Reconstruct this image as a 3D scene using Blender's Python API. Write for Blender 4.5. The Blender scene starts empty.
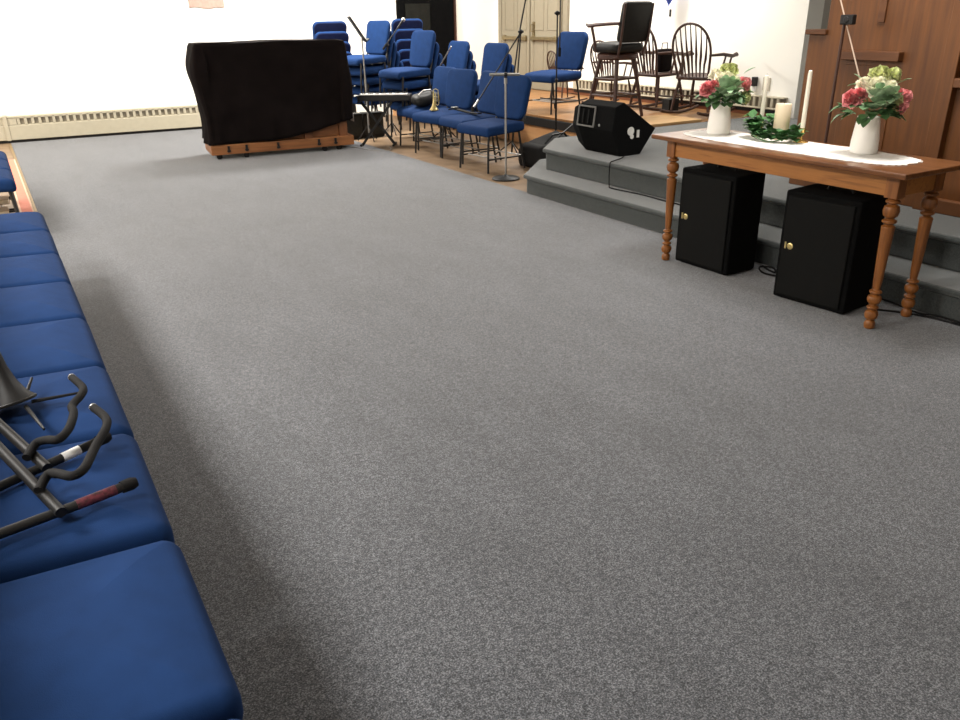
import bpy, math, random
from mathutils import Vector, Matrix

random.seed(7)
PI = math.pi
SC = bpy.context.scene
COL = SC.collection


# ------------------------------------------------------------------ materials
def new_mat(name):
    m = bpy.data.materials.new(name)
    m.use_nodes = True
    nt = m.node_tree
    b = nt.nodes['Principled BSDF']
    return m, nt, b


def node(nt, typ, **kw):
    n = nt.nodes.new(typ)
    for k, v in kw.items():
        setattr(n, k, v)
    return n


def coords(nt, scale=(1, 1, 1)):
    tc = node(nt, 'ShaderNodeTexCoord')
    mp = node(nt, 'ShaderNodeMapping')
    mp.inputs['Scale'].default_value = scale
    nt.links.new(tc.outputs['Object'], mp.inputs['Vector'])
    return mp.outputs['Vector']


def noise(nt, vec, scale, detail=2.0, rough=0.5):
    n = node(nt, 'ShaderNodeTexNoise')
    n.inputs['Scale'].default_value = scale
    n.inputs['Detail'].default_value = detail
    n.inputs['Roughness'].default_value = rough
    nt.links.new(vec, n.inputs['Vector'])
    return n.outputs['Fac']


def ramp(nt, fac, stops):
    r = node(nt, 'ShaderNodeValToRGB')
    e = r.color_ramp.elements
    while len(e) < len(stops):
        e.new(0.5)
    for el, (p, c) in zip(e, stops):
        el.position = p
        el.color = (c[0], c[1], c[2], 1)
    nt.links.new(fac, r.inputs['Fac'])
    return r.outputs['Color']


def bump(nt, b, fac, strength, dist=0.002):
    bp = node(nt, 'ShaderNodeBump')
    bp.inputs['Strength'].default_value = strength
    bp.inputs['Distance'].default_value = dist
    nt.links.new(fac, bp.inputs['Height'])
    nt.links.new(bp.outputs['Normal'], b.inputs['Normal'])


def plain(name, c, rough=0.6, metal=0.0, var=0.12, scale=18, bmp=0.0, bscale=200, spec=None, sheen=0.0):
    m, nt, b = new_mat(name)
    v = coords(nt)
    f = noise(nt, v, scale, 3)
    lo = [x * (1 - var) for x in c]
    hi = [min(1, x * (1 + var)) for x in c]
    nt.links.new(ramp(nt, f, [(0.3, lo), (0.7, hi)]), b.inputs['Base Color'])
    b.inputs['Roughness'].default_value = rough
    b.inputs['Metallic'].default_value = metal
    if spec is not None:
        b.inputs['Specular IOR Level'].default_value = spec
    if sheen:
        b.inputs['Sheen Weight'].default_value = sheen
        b.inputs['Sheen Roughness'].default_value = 0.6
    if bmp:
        bump(nt, b, noise(nt, v, bscale, 2), bmp)
    return m


def wood(name, c1, c2, axis='Y', scale=9.0, rough=0.4, c3=None):
    m, nt, b = new_mat(name)
    s = {'X': (0.07, 1, 1), 'Y': (1, 0.07, 1), 'Z': (1, 1, 0.07)}[axis]
    v = coords(nt, s)
    f = noise(nt, v, scale * 3.2, 6, 0.62)
    v2 = coords(nt, tuple(1 if q == 1 else 0.25 for q in s))
    f2 = noise(nt, v2, scale * 0.6, 2)
    mx = node(nt, 'ShaderNodeMix', data_type='FLOAT')
    mx.inputs['Factor'].default_value = 0.3
    nt.links.new(f, mx.inputs['A'])
    nt.links.new(f2, mx.inputs['B'])
    stops = [(0.32, c1), (0.66, c2)]
    if c3:
        stops = [(0.3, c1), (0.5, c2), (0.68, c3)]
    nt.links.new(ramp(nt, mx.outputs['Result'], stops), b.inputs['Base Color'])
    b.inputs['Roughness'].default_value = rough
    bump(nt, b, f, 0.12, 0.001)
    return m


def carpet(name, dark, mid, light, grain=210, blot=0.25):
    m, nt, b = new_mat(name)
    v = coords(nt)
    f1 = noise(nt, v, grain, 2, 0.7)
    f2 = noise(nt, v, grain * 0.36, 2, 0.6)
    f3 = noise(nt, coords(nt, (1.6, 0.55, 1)), 2.6, 4, 0.6)
    a = node(nt, 'ShaderNodeMath', operation='MULTIPLY_ADD')
    a.inputs[1].default_value = 0.72
    nt.links.new(f1, a.inputs[0])
    a2 = node(nt, 'ShaderNodeMath', operation='MULTIPLY')
    a2.inputs[1].default_value = 0.28
    nt.links.new(f2, a2.inputs[0])
    nt.links.new(a2.outputs[0], a.inputs[2])
    c = ramp(nt, a.outputs[0], [(0.37, dark), (0.5, mid), (0.63, light)])
    hs = node(nt, 'ShaderNodeMix', data_type='RGBA', blend_type='MULTIPLY')
    hs.inputs['Factor'].default_value = 1.0
    k = 1 - blot
    sh = ramp(nt, f3, [(0.3, (k, k, k)), (0.7, (1, 1, 1))])
    nt.links.new(c, hs.inputs['A'])
    nt.links.new(sh, hs.inputs['B'])
    nt.links.new(hs.outputs['Result'], b.inputs['Base Color'])
    b.inputs['Roughness'].default_value = 0.95
    b.inputs['Specular IOR Level'].default_value = 0.15
    b.inputs['Sheen Weight'].default_value = 0.35
    b.inputs['Sheen Roughness'].default_value = 0.5
    bump(nt, b, f1, 0.5, 0.004)
    return m


def planks(name, c1, c2, width=0.09):
    """Narrow boards running along X, the seams drawn by a brick pattern."""
    m, nt, b = new_mat(name)
    v = coords(nt)
    br = node(nt, 'ShaderNodeTexBrick')
    br.inputs['Color1'].default_value = (*c1, 1)
    br.inputs['Color2'].default_value = (*c2, 1)
    br.inputs['Mortar'].default_value = (c1[0] * .4, c1[1] * .4, c1[2] * .4, 1)
    br.inputs['Scale'].default_value = 1.0
    br.inputs['Mortar Size'].default_value = 0.002
    br.inputs['Brick Width'].default_value = 1.1
    br.inputs['Row Height'].default_value = width
    nt.links.new(v, br.inputs['Vector'])
    f = noise(nt, coords(nt, (0.08, 1, 1)), 40, 5)
    mx = node(nt, 'ShaderNodeMix', data_type='RGBA', blend_type='MULTIPLY')
    mx.inputs['Factor'].default_value = 1
    nt.links.new(br.outputs['Color'], mx.inputs['A'])
    nt.links.new(ramp(nt, f, [(0.3, (.75, .72, .7)), (0.7, (1, 1, 1))]), mx.inputs['B'])
    nt.links.new(mx.outputs['Result'], b.inputs['Base Color'])
    b.inputs['Roughness'].default_value = 0.4
    return m


M = {}
M['carpet'] = carpet('blue_grey_carpet', (.017, .019, .0225), (.073, .077, .086), (.222, .228, .246), 215, 0.24)
M['step_carpet'] = carpet('green_grey_carpet', (.034, .039, .038), (.056, .062, .060), (.083, .090, .088), 230, 0.12)
M['tan_floor'] = plain('tan_floor_tile', (.23, .15, .085), 0.45, var=.2, scale=6)
M['wall'] = plain('cream_wall_paint', (.86, .84, .77), 0.85, var=.01, scale=2)
M['wall_shaded'] = plain('shaded_wall_grey', (.42, .39, .34), 0.85, var=.02, scale=2)  # shade of the recess wall put into its colour as grey
M['ceiling'] = plain('ceiling_white', (.8, .8, .78), 0.9, var=.02)
M['cream_metal'] = plain('cream_enamel', (.44, .395, .29), 0.5, var=.03)
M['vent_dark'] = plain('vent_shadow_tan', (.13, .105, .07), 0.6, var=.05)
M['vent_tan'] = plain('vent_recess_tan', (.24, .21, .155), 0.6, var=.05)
M['door_paint'] = plain('cream_door_paint', (.255, .222, .155), 0.55, var=.03)
M['brass_old'] = plain('aged_brass', (.28, .22, .12), 0.4, 0.8)
M['blue'] = plain('blue_upholstery', (.0088, .031, .103), 0.9, var=.10, scale=14, bmp=.25, bscale=500, spec=.12)
M['navy'] = plain('navy_back_fabric', (.004, .007, .030), 0.9, var=.15, bmp=.2, bscale=400, spec=.12)
M['chair_metal'] = plain('black_chair_metal', (.014, .013, .013), 0.38, var=.15)
M['black_cloth'] = plain('black_drape_cloth', (.0078, .0055, .0052), 0.95, var=.2, scale=8, bmp=.2, bscale=300, spec=.06)
M['black_carpet'] = plain('black_speaker_carpet', (.0036, .0036, .0036), 0.95, var=.25, scale=60, bmp=.5, bscale=350, spec=.1)
M['black_grille'] = plain('black_speaker_grille', (.0052, .0052, .0048), 0.75, var=.3, scale=200, bmp=.4, bscale=600, spec=.12)
M['black_plastic'] = plain('black_plastic', (.010, .0095, .0095), 0.5, var=.15, spec=.35)
M['black_metal'] = plain('black_steel', (.011, .0105, .010), 0.5, var=.15, spec=.3)
M['black_foam'] = plain('black_foam_rubber', (.008, .0075, .0075), 0.8, var=.2, bmp=.4, bscale=300, spec=.2)
M['chrome'] = plain('dull_chrome', (.45, .44, .42), 0.3, 0.9, var=.06)
M['silver'] = plain('grey_silver', (.33, .32, .30), 0.35, 0.6, var=.06)
M['frame_grey'] = plain('pocket_frame_grey', (.115, .11, .10), 0.6, var=.1)
M['white'] = plain('white_paper', (.8, .79, .76), 0.7, var=.02)
M['gold'] = plain('pale_gold', (.62, .50, .22), 0.3, 0.7, var=.08)
M['brass'] = plain('polished_brass', (.62, .40, .13), 0.25, 0.9, var=.06)
M['oak'] = wood('table_oak', (.105, .030, .005), (.36, .140, .030), 'Y', 15, .4, (.30, .115, .024))
M['oak_z'] = wood('table_oak_leg', (.10, .028, .005), (.33, .120, .025), 'Z', 15, .4)
M['top_oak'] = wood('table_top_oak', (.070, .022, .007), (.22, .085, .027), 'Y', 14, .28)
M['panel'] = wood('chancel_panel_wood', (.068, .020, .0025), (.150, .050, .007), 'Z', 8, .5)
M['panel_y'] = wood('chancel_rail_wood', (.070, .021, .004), (.140, .048, .010), 'Y', 5, .5)
M['panel_pale'] = wood('pale_panel_wood', (.125, .050, .014), (.21, .088, .027), 'Z', 5, .45)
M['dolly'] = wood('cabinet_pine', (.15, .052, .013), (.33, .130, .040), 'X', 9, .5)
M['dolly_z'] = wood('cabinet_pine_post', (.10, .034, .009), (.22, .08, .024), 'Z', 9, .5)
M['rocker'] = wood('rocking_chair_wood', (.024, .008, .004), (.062, .021, .009), 'Z', 9, .55)
M['stool_wood'] = wood('stool_dark_wood', (.028, .009, .005), (.064, .021, .010), 'Z', 9, .5)
M['leather'] = plain('black_leather', (.008, .0075, .0065), 0.55, var=.2, scale=30, bmp=.15, bscale=120, spec=.3)
M['grey_cushion'] = plain('grey_seat_cushion', (.28, .25, .22), 0.8, var=.1)
M['stage_boards'] = planks('stage_floor_boards', (.30, .145, .052), (.37, .19, .074))
M['stage_face'] = wood('stage_face_wood', (.42, .20, .075), (.62, .34, .15), 'Y', 4, .45)
M['plywood'] = wood('tan_plywood', (.42, .25, .10), (.54, .33, .14), 'X', 4, .55)
M['curb'] = wood('red_brown_curb_wood', (.15, .05, .02), (.24, .085, .035), 'Y', 6, .45)
M['lace'] = plain('white_lace_cloth', (.90, .87, .82), 0.85, var=.05, scale=90, bmp=.3, bscale=240)
M['ceramic'] = plain('white_ceramic', (.92, .89, .84), 0.28, var=.015)
M['wax'] = plain('ivory_wax', (.92, .87, .74), 0.5, var=.02)
M['wax_cream'] = plain('cream_wax', (.84, .70, .50), 0.5, var=.06, scale=8)
M['leaf'] = plain('dark_green_leaf', (.075, .165, .06), 0.5, var=.35, scale=40)
M['leaf_grey'] = plain('grey_green_leaf', (.34, .50, .30), 0.6, var=.2, scale=40)
M['leaf_lime'] = plain('lime_green_petal', (.66, .70, .34), 0.6, var=.2, scale=40)
M['pink'] = plain('pink_petal', (.90, .33, .34), 0.6, var=.25, scale=50)
M['cream_petal'] = plain('cream_petal', (.97, .93, .76), 0.6, var=.05, scale=50)
M['ivy'] = plain('ivy_leaf', (.065, .175, .055), 0.45, var=.5, scale=35)
M['balloon'] = plain('blue_balloon_rubber', (.05, .12, .60), 0.25, var=.04)
M['salmon'] = plain('salmon_tape', (.72, .21, .13), 0.6, var=.06)
M['salmon_edge'] = plain('pale_tape_edge', (.80, .52, .36), 0.6, var=.05)
M['book_tan'] = plain('tan_book_cloth', (.30, .20, .12), 0.7, var=.15)
M['pages'] = plain('book_pages', (.62, .52, .38), 0.8, var=.1, scale=60)
M['gold_trim'] = plain('bronze_carpet_trim', (.30, .20, .09), 0.4, 0.5, var=.1)
M['red_print'] = plain('dark_red_print', (.085, .014, .022), 0.5, var=.8, scale=120)
M['pale_rod'] = plain('pale_rod_metal', (.55, .42, .32), 0.4, .3, var=.05)
M['bright_plate'] = plain('bright_jack_plate', (.75, .74, .70), 0.35, .2, var=.05)
M['crate'] = plain('dark_olive_crate', (.022, .022, .018), 0.7, var=.3, scale=25)
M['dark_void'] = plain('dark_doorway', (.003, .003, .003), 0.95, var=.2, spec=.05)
M['dark_glass'] = plain('dark_olive_panel', (.009, .009, .007), 0.8, var=.2, spec=.1)
M['parchment'] = plain('pale_pink_paper', (.40, .28, .225), 0.85, var=.1)
M['baseplate'] = plain('cream_outlet_plastic', (.55, .50, .40), 0.5, var=.02)


# ------------------------------------------------------------------ mesh tools
class MB:
    def __init__(s):
        s.v = []
        s.f = []
        s.mi = []
        s.cur = 0

    def add(s, vs, fs):
        b = len(s.v)
        s.v += [tuple(p) for p in vs]
        s.f += [tuple(i + b for i in f) for f in fs]
        s.mi += [s.cur] * len(fs)
        return s

    def box(s, c, size, rz=0.0, mat=None):
        hx, hy, hz = size[0] / 2, size[1] / 2, size[2] / 2
        vs = [Vector((x, y, z)) for x in (-hx, hx) for y in (-hy, hy) for z in (-hz, hz)]
        R = mat if mat is not None else Matrix.Rotation(rz, 3, 'Z')
        vs = [R @ p + Vector(c) for p in vs]
        fs = [(0, 1, 3, 2), (4, 6, 7, 5), (0, 4, 5, 1), (2, 3, 7, 6), (0, 2, 6, 4), (1, 5, 7, 3)]
        return s.add(vs, fs)

    def tube(s, pts, r, n=8, cap=True):
        pts = [Vector(p) for p in pts]
        rs = list(r) if isinstance(r, (list, tuple)) else [r] * len(pts)
        T = []
        for i in range(len(pts)):
            a = pts[max(i - 1, 0)]
            b = pts[min(i + 1, len(pts) - 1)]
            t = (b - a)
            T.append(t.normalized() if t.length > 1e-9 else Vector((0, 0, 1)))
        u = T[0].orthogonal().normalized()
        vs = []
        for i, p in enumerate(pts):
            t = T[i]
            u = (u - t * u.dot(t))
            u = u.normalized() if u.length > 1e-6 else t.orthogonal().normalized()
            w = t.cross(u)
            for k in range(n):
                a = 2 * PI * k / n
                vs.append(p + (u * math.cos(a) + w * math.sin(a)) * rs[i])
        fs = []
        for i in range(len(pts) - 1):
            for k in range(n):
                fs.append((i * n + k, i * n + (k + 1) % n, (i + 1) * n + (k + 1) % n, (i + 1) * n + k))
        if cap:
            fs.append(tuple(reversed(range(n))))
            fs.append(tuple((len(pts) - 1) * n + k for k in range(n)))
        return s.add(vs, fs)

    def lathe(s, prof, c=(0, 0, 0), n=20, R=None):
        """prof: (radius, height) pairs from the bottom up, closed at both ends."""
        vs = []
        for r, z in prof:
            for k in range(n):
                a = 2 * PI * k / n
                p = Vector((r * math.cos(a), r * math.sin(a), z))
                if R is not None:
                    p = R @ p
                vs.append(p + Vector(c))
        fs = []
        for i in range(len(prof) - 1):
            for k in range(n):
                fs.append((i * n + k, i * n + (k + 1) % n, (i + 1) * n + (k + 1) % n, (i + 1) * n + k))
        fs.append(tuple(reversed(range(n))))
        fs.append(tuple((len(prof) - 1) * n + k for k in range(n)))
        return s.add(vs, fs)

    def prism(s, poly, z0, z1, inset=0.0, T=None):
        """poly: counter-clockwise outline in x, y; T maps (x, y, z) to the place."""
        n = len(poly)
        vs = [Vector((x, y, z0)) for x, y in poly] + [Vector((x, y, z1)) for x, y in poly]
        if T is not None:
            vs = [T(p) for p in vs]
        fs = [tuple(reversed(range(n))), tuple(range(n, 2 * n))]
        for i in range(n):
            j = (i + 1) % n
            fs.append((i, j, n + j, n + i))
        return s.add(vs, fs)

    def pillow(s, w, h, rc, t, e, crown=0.0, T=None, seg=6):
        """A padded slab: rounded-corner outline w x h, thickness t with edges rounded by e."""
        def outline(ins):
            r = max(rc - ins, 0.004)
            a, b = w / 2 - ins - r, h / 2 - ins - r
            o = []
            for cx, cy, a0 in ((a, b, 0), (-a, b, PI / 2), (-a, -b, PI), (a, -b, 1.5 * PI)):
                for k in range(seg + 1):
                    q = a0 + k * PI / 2 / seg
                    o.append((cx + r * math.cos(q), cy + r * math.sin(q)))
            return o
        lay = []
        for k in range(5):
            q = k * PI / 2 / 4
            lay.append((e * (1 - math.sin(q)), -t / 2 + e * (1 - math.cos(q))))
        for k in range(5):
            q = k * PI / 2 / 4
            lay.append((e * (1 - math.cos(q)), t / 2 - e + e * math.sin(q)))
        ring = []
        for ins, d in lay:
            ring.append([(x, y, d) for x, y in outline(ins)])
        top = ring[-1]
        for kk in (0.75, 0.45, 0.2):
            ring.append([(x * kk, y * kk, t / 2 + crown * (1 - kk * kk)) for x, y, d in top])
        n = len(ring[0])
        vs = [Vector(p) for r_ in ring for p in r_]
        fs = []
        for i in range(len(ring) - 1):
            for k in range(n):
                fs.append((i * n + k, i * n + (k + 1) % n, (i + 1) * n + (k + 1) % n, (i + 1) * n + k))
        fs.append(tuple(reversed(range(n))))
        fs.append(tuple((len(ring) - 1) * n + k for k in range(n)))
        if T is not None:
            vs = [T(p) for p in vs]
        return s.add(vs, fs)

    def sphere(s, c, r, n=12, m=8, sc=(1, 1, 1)):
        prof = []
        for i in range(m + 1):
            a = -PI / 2 + PI * i / m
            prof.append((max(r * math.cos(a), r * 0.02), r * math.sin(a)))
        b = len(s.v)
        s.lathe(prof, (0, 0, 0), n)
        for i in range(b, len(s.v)):
            p = s.v[i]
            s.v[i] = (p[0] * sc[0] + c[0], p[1] * sc[1] + c[1], p[2] * sc[2] + c[2])
        return s

    def build(s, name, mats, parent=None, smooth=True, bevel=0.0, loc=None, rz=None, sub=0):
        me = bpy.data.meshes.new(name)
        me.from_pydata(s.v, [], s.f)
        if not isinstance(mats, (list, tuple)):
            mats = [mats]
        for m in mats:
            me.materials.append(m)
        if len(mats) > 1:
            me.polygons.foreach_set('material_index', s.mi)
        if smooth:
            me.polygons.foreach_set('use_smooth', [True] * len(me.polygons))
            try:
                me.set_sharp_from_angle(angle=math.radians(38))
            except Exception:
                pass
        me.update()
        o = bpy.data.objects.new(name, me)
        COL.objects.link(o)
        if parent is not None:
            o.parent = parent
        if loc is not None:
            o.location = loc
        if rz is not None:
            o.rotation_euler = (0, 0, rz)
        if bevel:
            md = o.modifiers.new('bevel', 'BEVEL')
            md.width = bevel
            md.segments = 2
            md.limit_method = 'ANGLE'
        if sub:
            md = o.modifiers.new('smooth', 'SUBSURF')
            md.levels = sub
            md.render_levels = sub
        return o


def tag(o, label, cat, group=None):
    o['label'] = label
    o['category'] = cat
    if group:
        o['group'] = group
    return o


def thing(name, label, cat, loc=(0, 0, 0), rz=0.0, group=None):
    o = bpy.data.objects.new(name, None)
    o.empty_display_size = 0.1
    COL.objects.link(o)
    o.location = loc
    o.rotation_euler = (0, 0, rz)
    return tag(o, label, cat, group)


def structure(o):
    o['kind'] = 'structure'
    return o


def copy_thing(root, loc, rz, label, group=None):
    def cp(o, par):
        c = o.copy()
        COL.objects.link(c)
        c.parent = par
        for ch in [x for x in bpy.data.objects if x.parent == o]:
            cp(ch, c)
        return c
    kids = [x for x in root.children]
    r = root.copy()
    COL.objects.link(r)
    r.location = loc
    r.rotation_euler = (root.rotation_euler[0], root.rotation_euler[1], rz)
    r['label'] = label
    if group:
        r['group'] = group
    elif 'group' in r:
        del r['group']
    for ch in kids:
        c = ch.copy()
        COL.objects.link(c)
        c.parent = r
        for g in ch.children:
            d = g.copy()
            COL.objects.link(d)
            d.parent = c
    return r


def lerp(a, b, t):
    return tuple(x + (y - x) * t for x, y in zip(a, b))


# ------------------------------------------------------------------ camera
cam_d = bpy.data.cameras.new('camera')
cam = bpy.data.objects.new('camera', cam_d)
COL.objects.link(cam)
cam_d.sensor_width = 36
cam_d.sensor_fit = 'HORIZONTAL'
cam_d.lens = 788 / 960 * 36
cam_d.clip_start = 0.05
cam_d.clip_end = 60
rt, dn, fw = Vector((.856, -.516, -.016)), Vector((-.220, -.336, -.916)), Vector((.467, .788, -.401))
fw.normalize()
rt = (rt - fw * rt.dot(fw)).normalized()
dn = fw.cross(rt)
mw = Matrix.Identity(4)
for i in range(3):
    mw[i][0], mw[i][1], mw[i][2] = rt[i], -dn[i], -fw[i]
mw[2][3] = 1.47
cam.matrix_world = mw
SC.camera = cam

# ------------------------------------------------------------------ room shell
def slab(name, lo, hi, mat, rz=0):
    b = MB()
    b.box([(a + c) / 2 for a, c in zip(lo, hi)], [c - a for a, c in zip(lo, hi)])
    return structure(b.build(name, mat, smooth=False))


slab('floor', (-4, -4, -.05), (9.6, 13.2, -.004), M['tan_floor'])
cp = MB()
cp.prism([(.185, -3.9), (4.0, -3.9), (4.0, 12.3), (.185, 12.5)], -.004, 0.004)
structure(cp.build('carpet_floor', M['carpet'], smooth=False))
b = MB()
b.box((.170, 4.2, .002), (.028, 16.2, .014))
structure(b.build('trim_1', M['gold_trim'], smooth=False, bevel=.003))


def wall_back_y(x):
    return 12.66 - .06 * x


b = MB()
b.prism([(-4, wall_back_y(-4)), (7.9, wall_back_y(7.9)), (7.9, 13.2), (-4, 13.2)], -.05, 3.1)
structure(b.build('wall_back', M['wall'], smooth=False))
slab('wall_right', (7.65, 6.0, -.05), (7.9, 12.3, 3.1), M['wall'])
slab('wall_recess', (7.9, 6.0, -.05), (9.6, 6.15, 3.1), M['wall_shaded'])
slab('wall_right_near', (9.5, -4, -.05), (9.6, 6.0, 3.1), M['wall_shaded'])
slab('wall_left', (-4.1, -4, -.05), (-4, 13.2, 3.1), M['wall'])
slab('wall_front', (-4.1, -4.1, -.05), (9.6, -4, 3.1), M['wall'])
slab('ceiling', (-4.1, -4.1, 3.1), (9.6, 13.2, 3.2), M['ceiling'])

# carpeted steps up to the stage
def tread(name, x, ydiag, w, z0, z1, back_y):
    k = back_y - ydiag
    o = .03
    b = MB()
    b.prism([(x, -3.9), (9.4, -3.9), (9.4, back_y), (x + k, back_y), (x, ydiag)], z0, z1 - .034)
    b.prism([(x - o, -3.9), (9.4, -3.9), (9.4, back_y + o * .4), (x + k - o, back_y + o * .4), (x - o, ydiag + o * .4)], z1 - .036, z1)
    return structure(b.build(name, M['step_carpet'], smooth=False, bevel=.014))


tread('stage_step', 3.975, 5.84, 0, 0, .17, 6.42)
tread('stage_platform', 4.245, 5.93, 0, .17, .36, 6.40)

# wooden stage beyond the carpeted one
b = MB()
b.box((6.64, 9.3, .35), (2.02, 5.76, .02))
structure(b.build('stage_floor', M['stage_boards'], smooth=False))
b = MB()
b.box((5.655, 9.3, .115), (.03, 5.7, .23))
b.box((5.66, 9.3, .18), (.02, 5.7, .345))
structure(b.build('stage_front', M['stage_face'], smooth=False))
b = MB()
b.box((5.635, 9.3, .285), (.03, 5.72, .095))
structure(b.build('trim_2', M['black_plastic'], smooth=False, bevel=.004))
b = MB()
b.box((7.615, 8.2, .40), (.06, 4.3, .08))
structure(b.build('baseboard_right', M['curb'], smooth=False, bevel=.006))

# double door on the right wall
d = MB()
d.box((7.635, 11.1, 1.4), (.03, 1.75, 2.1))
door = structure(d.build('door_1', M['door_paint'], smooth=False))
for y in (10.68, 11.51):
    lf = MB()
    lf.box((7.61, y, 1.39), (.03, .79, 2.04))
    leaf = lf.build('door_leaf', M['door_paint'], door, smooth=False, bevel=.004)
    pn = MB()
    for z, h in ((.82, .55), (1.75, 1.0)):
        for dy in (-.18, .18):
            for a, c in (((0, -.13), (.02, h)), ((0, .13), (.02, h))):
                pn.box((7.592, y + dy + a[1], z), (.012, .02, h))
            pn.box((7.592, y + dy, z + h / 2), (.012, .28, .02))
            pn.box((7.592, y + dy, z - h / 2), (.012, .28, .02))
    pn.build('door_panel', M['door_paint'], leaf, smooth=False, bevel=.003)
    hd = MB()
    hd.box((7.565, y, 1.12), (.03, .70, .05))
    hd.box((7.58, y - .3, 1.12), (.05, .06, .08))
    hd.box((7.58, y + .3, 1.12), (.05, .06, .08))
    hd.build('push_bar', M['brass_old'], leaf, smooth=False, bevel=.006)
hp = MB()
hp.box((7.585, 10.98, 1.25), (.02, .055, .22))
hp.tube([(7.57, 10.98, 1.22), (7.53, 10.98, 1.22), (7.53, 10.98, 1.32), (7.57, 10.98, 1.32)], .009)
hp.build('door_handle', M['brass_old'], door, smooth=False)
fr = MB()
for y in (10.20, 12.0):
    fr.box((7.63, y, 1.42), (.05, .09, 2.14))
fr.build('door_frame', M['door_paint'], door, smooth=False, bevel=.005)

# dark doorway in the back wall
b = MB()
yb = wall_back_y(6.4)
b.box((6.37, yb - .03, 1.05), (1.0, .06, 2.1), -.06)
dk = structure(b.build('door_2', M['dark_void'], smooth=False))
b = MB()
b.box((6.2, yb - .065, 1.3), (.42, .02, .70), -.06)
b.build('door_panel', M['dark_glass'], dk, smooth=False)
b = MB()
b.box((6.86, yb - .07, 1.05), (.03, .1, 2.12), -.06)
b.build('door_frame', M['stool_wood'], dk, smooth=False)

# ------------------------------------------------------------------ heaters
def heater(name, label, loc, rz, length, first, z0, h, depth, slots, pitch, lf=.62, core='vent_tan'):
    t = thing(name, label, 'heater', loc, rz)
    b = MB()
    b.box((length / 2, -depth / 2, z0 + h * lf / 2), (length, depth, h * lf))
    b.box((length / 2, -depth * .42, z0 + h * .96), (length, depth * .84, h * .10))
    b.box((length / 2, -.012, z0 + h * .5), (length, .02, h))
    b.build('body', M['cream_metal'], t, smooth=False, bevel=.006)
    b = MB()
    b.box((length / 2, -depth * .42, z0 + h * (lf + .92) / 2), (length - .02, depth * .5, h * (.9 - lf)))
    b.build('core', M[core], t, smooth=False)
    b = MB()
    gz, gh = z0 + h * (lf + .93) / 2, h * (.98 - lf)
    b.box((first / 2, -depth * .78, gz), (first, depth * .2, gh))
    for i in range(slots):
        b.box((first + (i + .5) * pitch - pitch * .21 + .0, -depth * .78, gz), (pitch * .40, depth * .2, gh))
    for zz in (lf, .94):
        b.box((length / 2, -depth * .78, z0 + h * zz), (length, depth * .2, h * .06))
    b.build('grille', M['cream_metal'], t, smooth=False)
    b = MB()
    b.box((length / 2, -depth * .45, z0 * .5), (length, depth * .6, z0))
    b.build('kick_gap', M['black_plastic'], t, smooth=False)
    return t


ht = heater('baseboard_heater', 'long cream baseboard heater on the white back wall behind the draped cabinet',
            (-.9, wall_back_y(-.9), 0), -.06, 4.6, 1.22, .035, .30, .13, 39, .085)
b = MB()
b.box((1.09, -.07, .19), (.05, .15, .32))
b.build('end_cap', M['cream_metal'], ht, smooth=False, bevel=.006)
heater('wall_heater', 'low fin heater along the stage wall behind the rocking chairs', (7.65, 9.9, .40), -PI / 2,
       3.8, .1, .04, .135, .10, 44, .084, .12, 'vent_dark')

# ------------------------------------------------------------------ blue chairs
def chair_T(cx, cz, tilt):
    """pillow plane (w -> y, h -> up, thickness -> forward) tilted back."""
    ct, st = math.cos(tilt), math.sin(tilt)
    return lambda p: Vector((cx + p.z * ct - p.y * st, p.x, cz + p.y * ct + p.z * st))


def flare(p, k=.055):
    """Widen a back towards its top."""
    return Vector((p.x * (1 + k * p.y / .22), p.y, p.z))


def make_chair(label, loc, rz, group=None, nest=False):
    t = thing('church_chair', label, 'chair', loc, rz, group)
    sw = .488 if nest else .528
    lo, hi = (.258, .258) if nest else (.222, .236)
    b = MB()
    b.pillow(.50, sw, .036, .095, .034, .012, T=lambda p: Vector((p.x, p.y, .425 + p.z + (-.03 * max(0, p.x - .12) / .13 if p.x > .12 else 0))))
    b.build('seat', M['blue'], t)
    bt = chair_T(-.288, .69, .21)
    st_ = chair_T(-.312 if nest else -.319, .683, .21)
    b = MB()
    b.pillow(.485, .44, .085, .050 if nest else .062, .024, .006 if nest else .012, T=lambda p: bt(flare(p)))
    b.build('backrest', M['blue'], t)
    b = MB()
    b.pillow(.455, .41, .075, .020, .009, .0, T=lambda p: st_(flare(p)))
    b.build('back_shell', M['navy'], t)
    for sx, sy in ((1, 1), (1, -1), (-1, 1), (-1, -1)):
        b = MB()
        if sx > 0:
            b.tube([(.20, lo * sy, .385), (.215, (lo + hi) / 2 * sy, .2), (.225, hi * sy, 0)], .0115)
        else:
            b.tube([(-.19, lo * sy, .385), (-.21 if nest else -.22, (lo + hi) / 2 * sy, .2), (-.232 if nest else -.26, hi * sy, 0)], .0115)
        b.build('leg', M['chair_metal'], t)
    b = MB()
    for sy in (1, -1):
        b.tube([(.21, .222 * sy, .378), (-.19, .222 * sy, .378), (-.240, .222 * sy, .42), (-.276, .215 * sy, .52), (-.325, .2 * sy, .74)], .011)
        if not nest:
            b.tube([(.218, .232 * sy, .13), (-.238, .232 * sy, .13)], .008)
    b.tube([(.20, -lo, .378), (.20, lo, .378)], .011)
    b.tube([(-.19, -lo, .378), (-.19, lo, .378)], .011)
    b.build('seat_frame', M['chair_metal'], t)
    if not nest:
        b = MB()
        b.tube([(-.235, -.232, .13), (-.235, .232, .13)], .007)
        b.tube([(.0, -.232, .13), (.0, .232, .13)], .007)
        b.tube([(.12, -.232, .13), (.12, .232, .13)], .007)
        b.build('book_rack', M['silver'], t)
    return t


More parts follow.
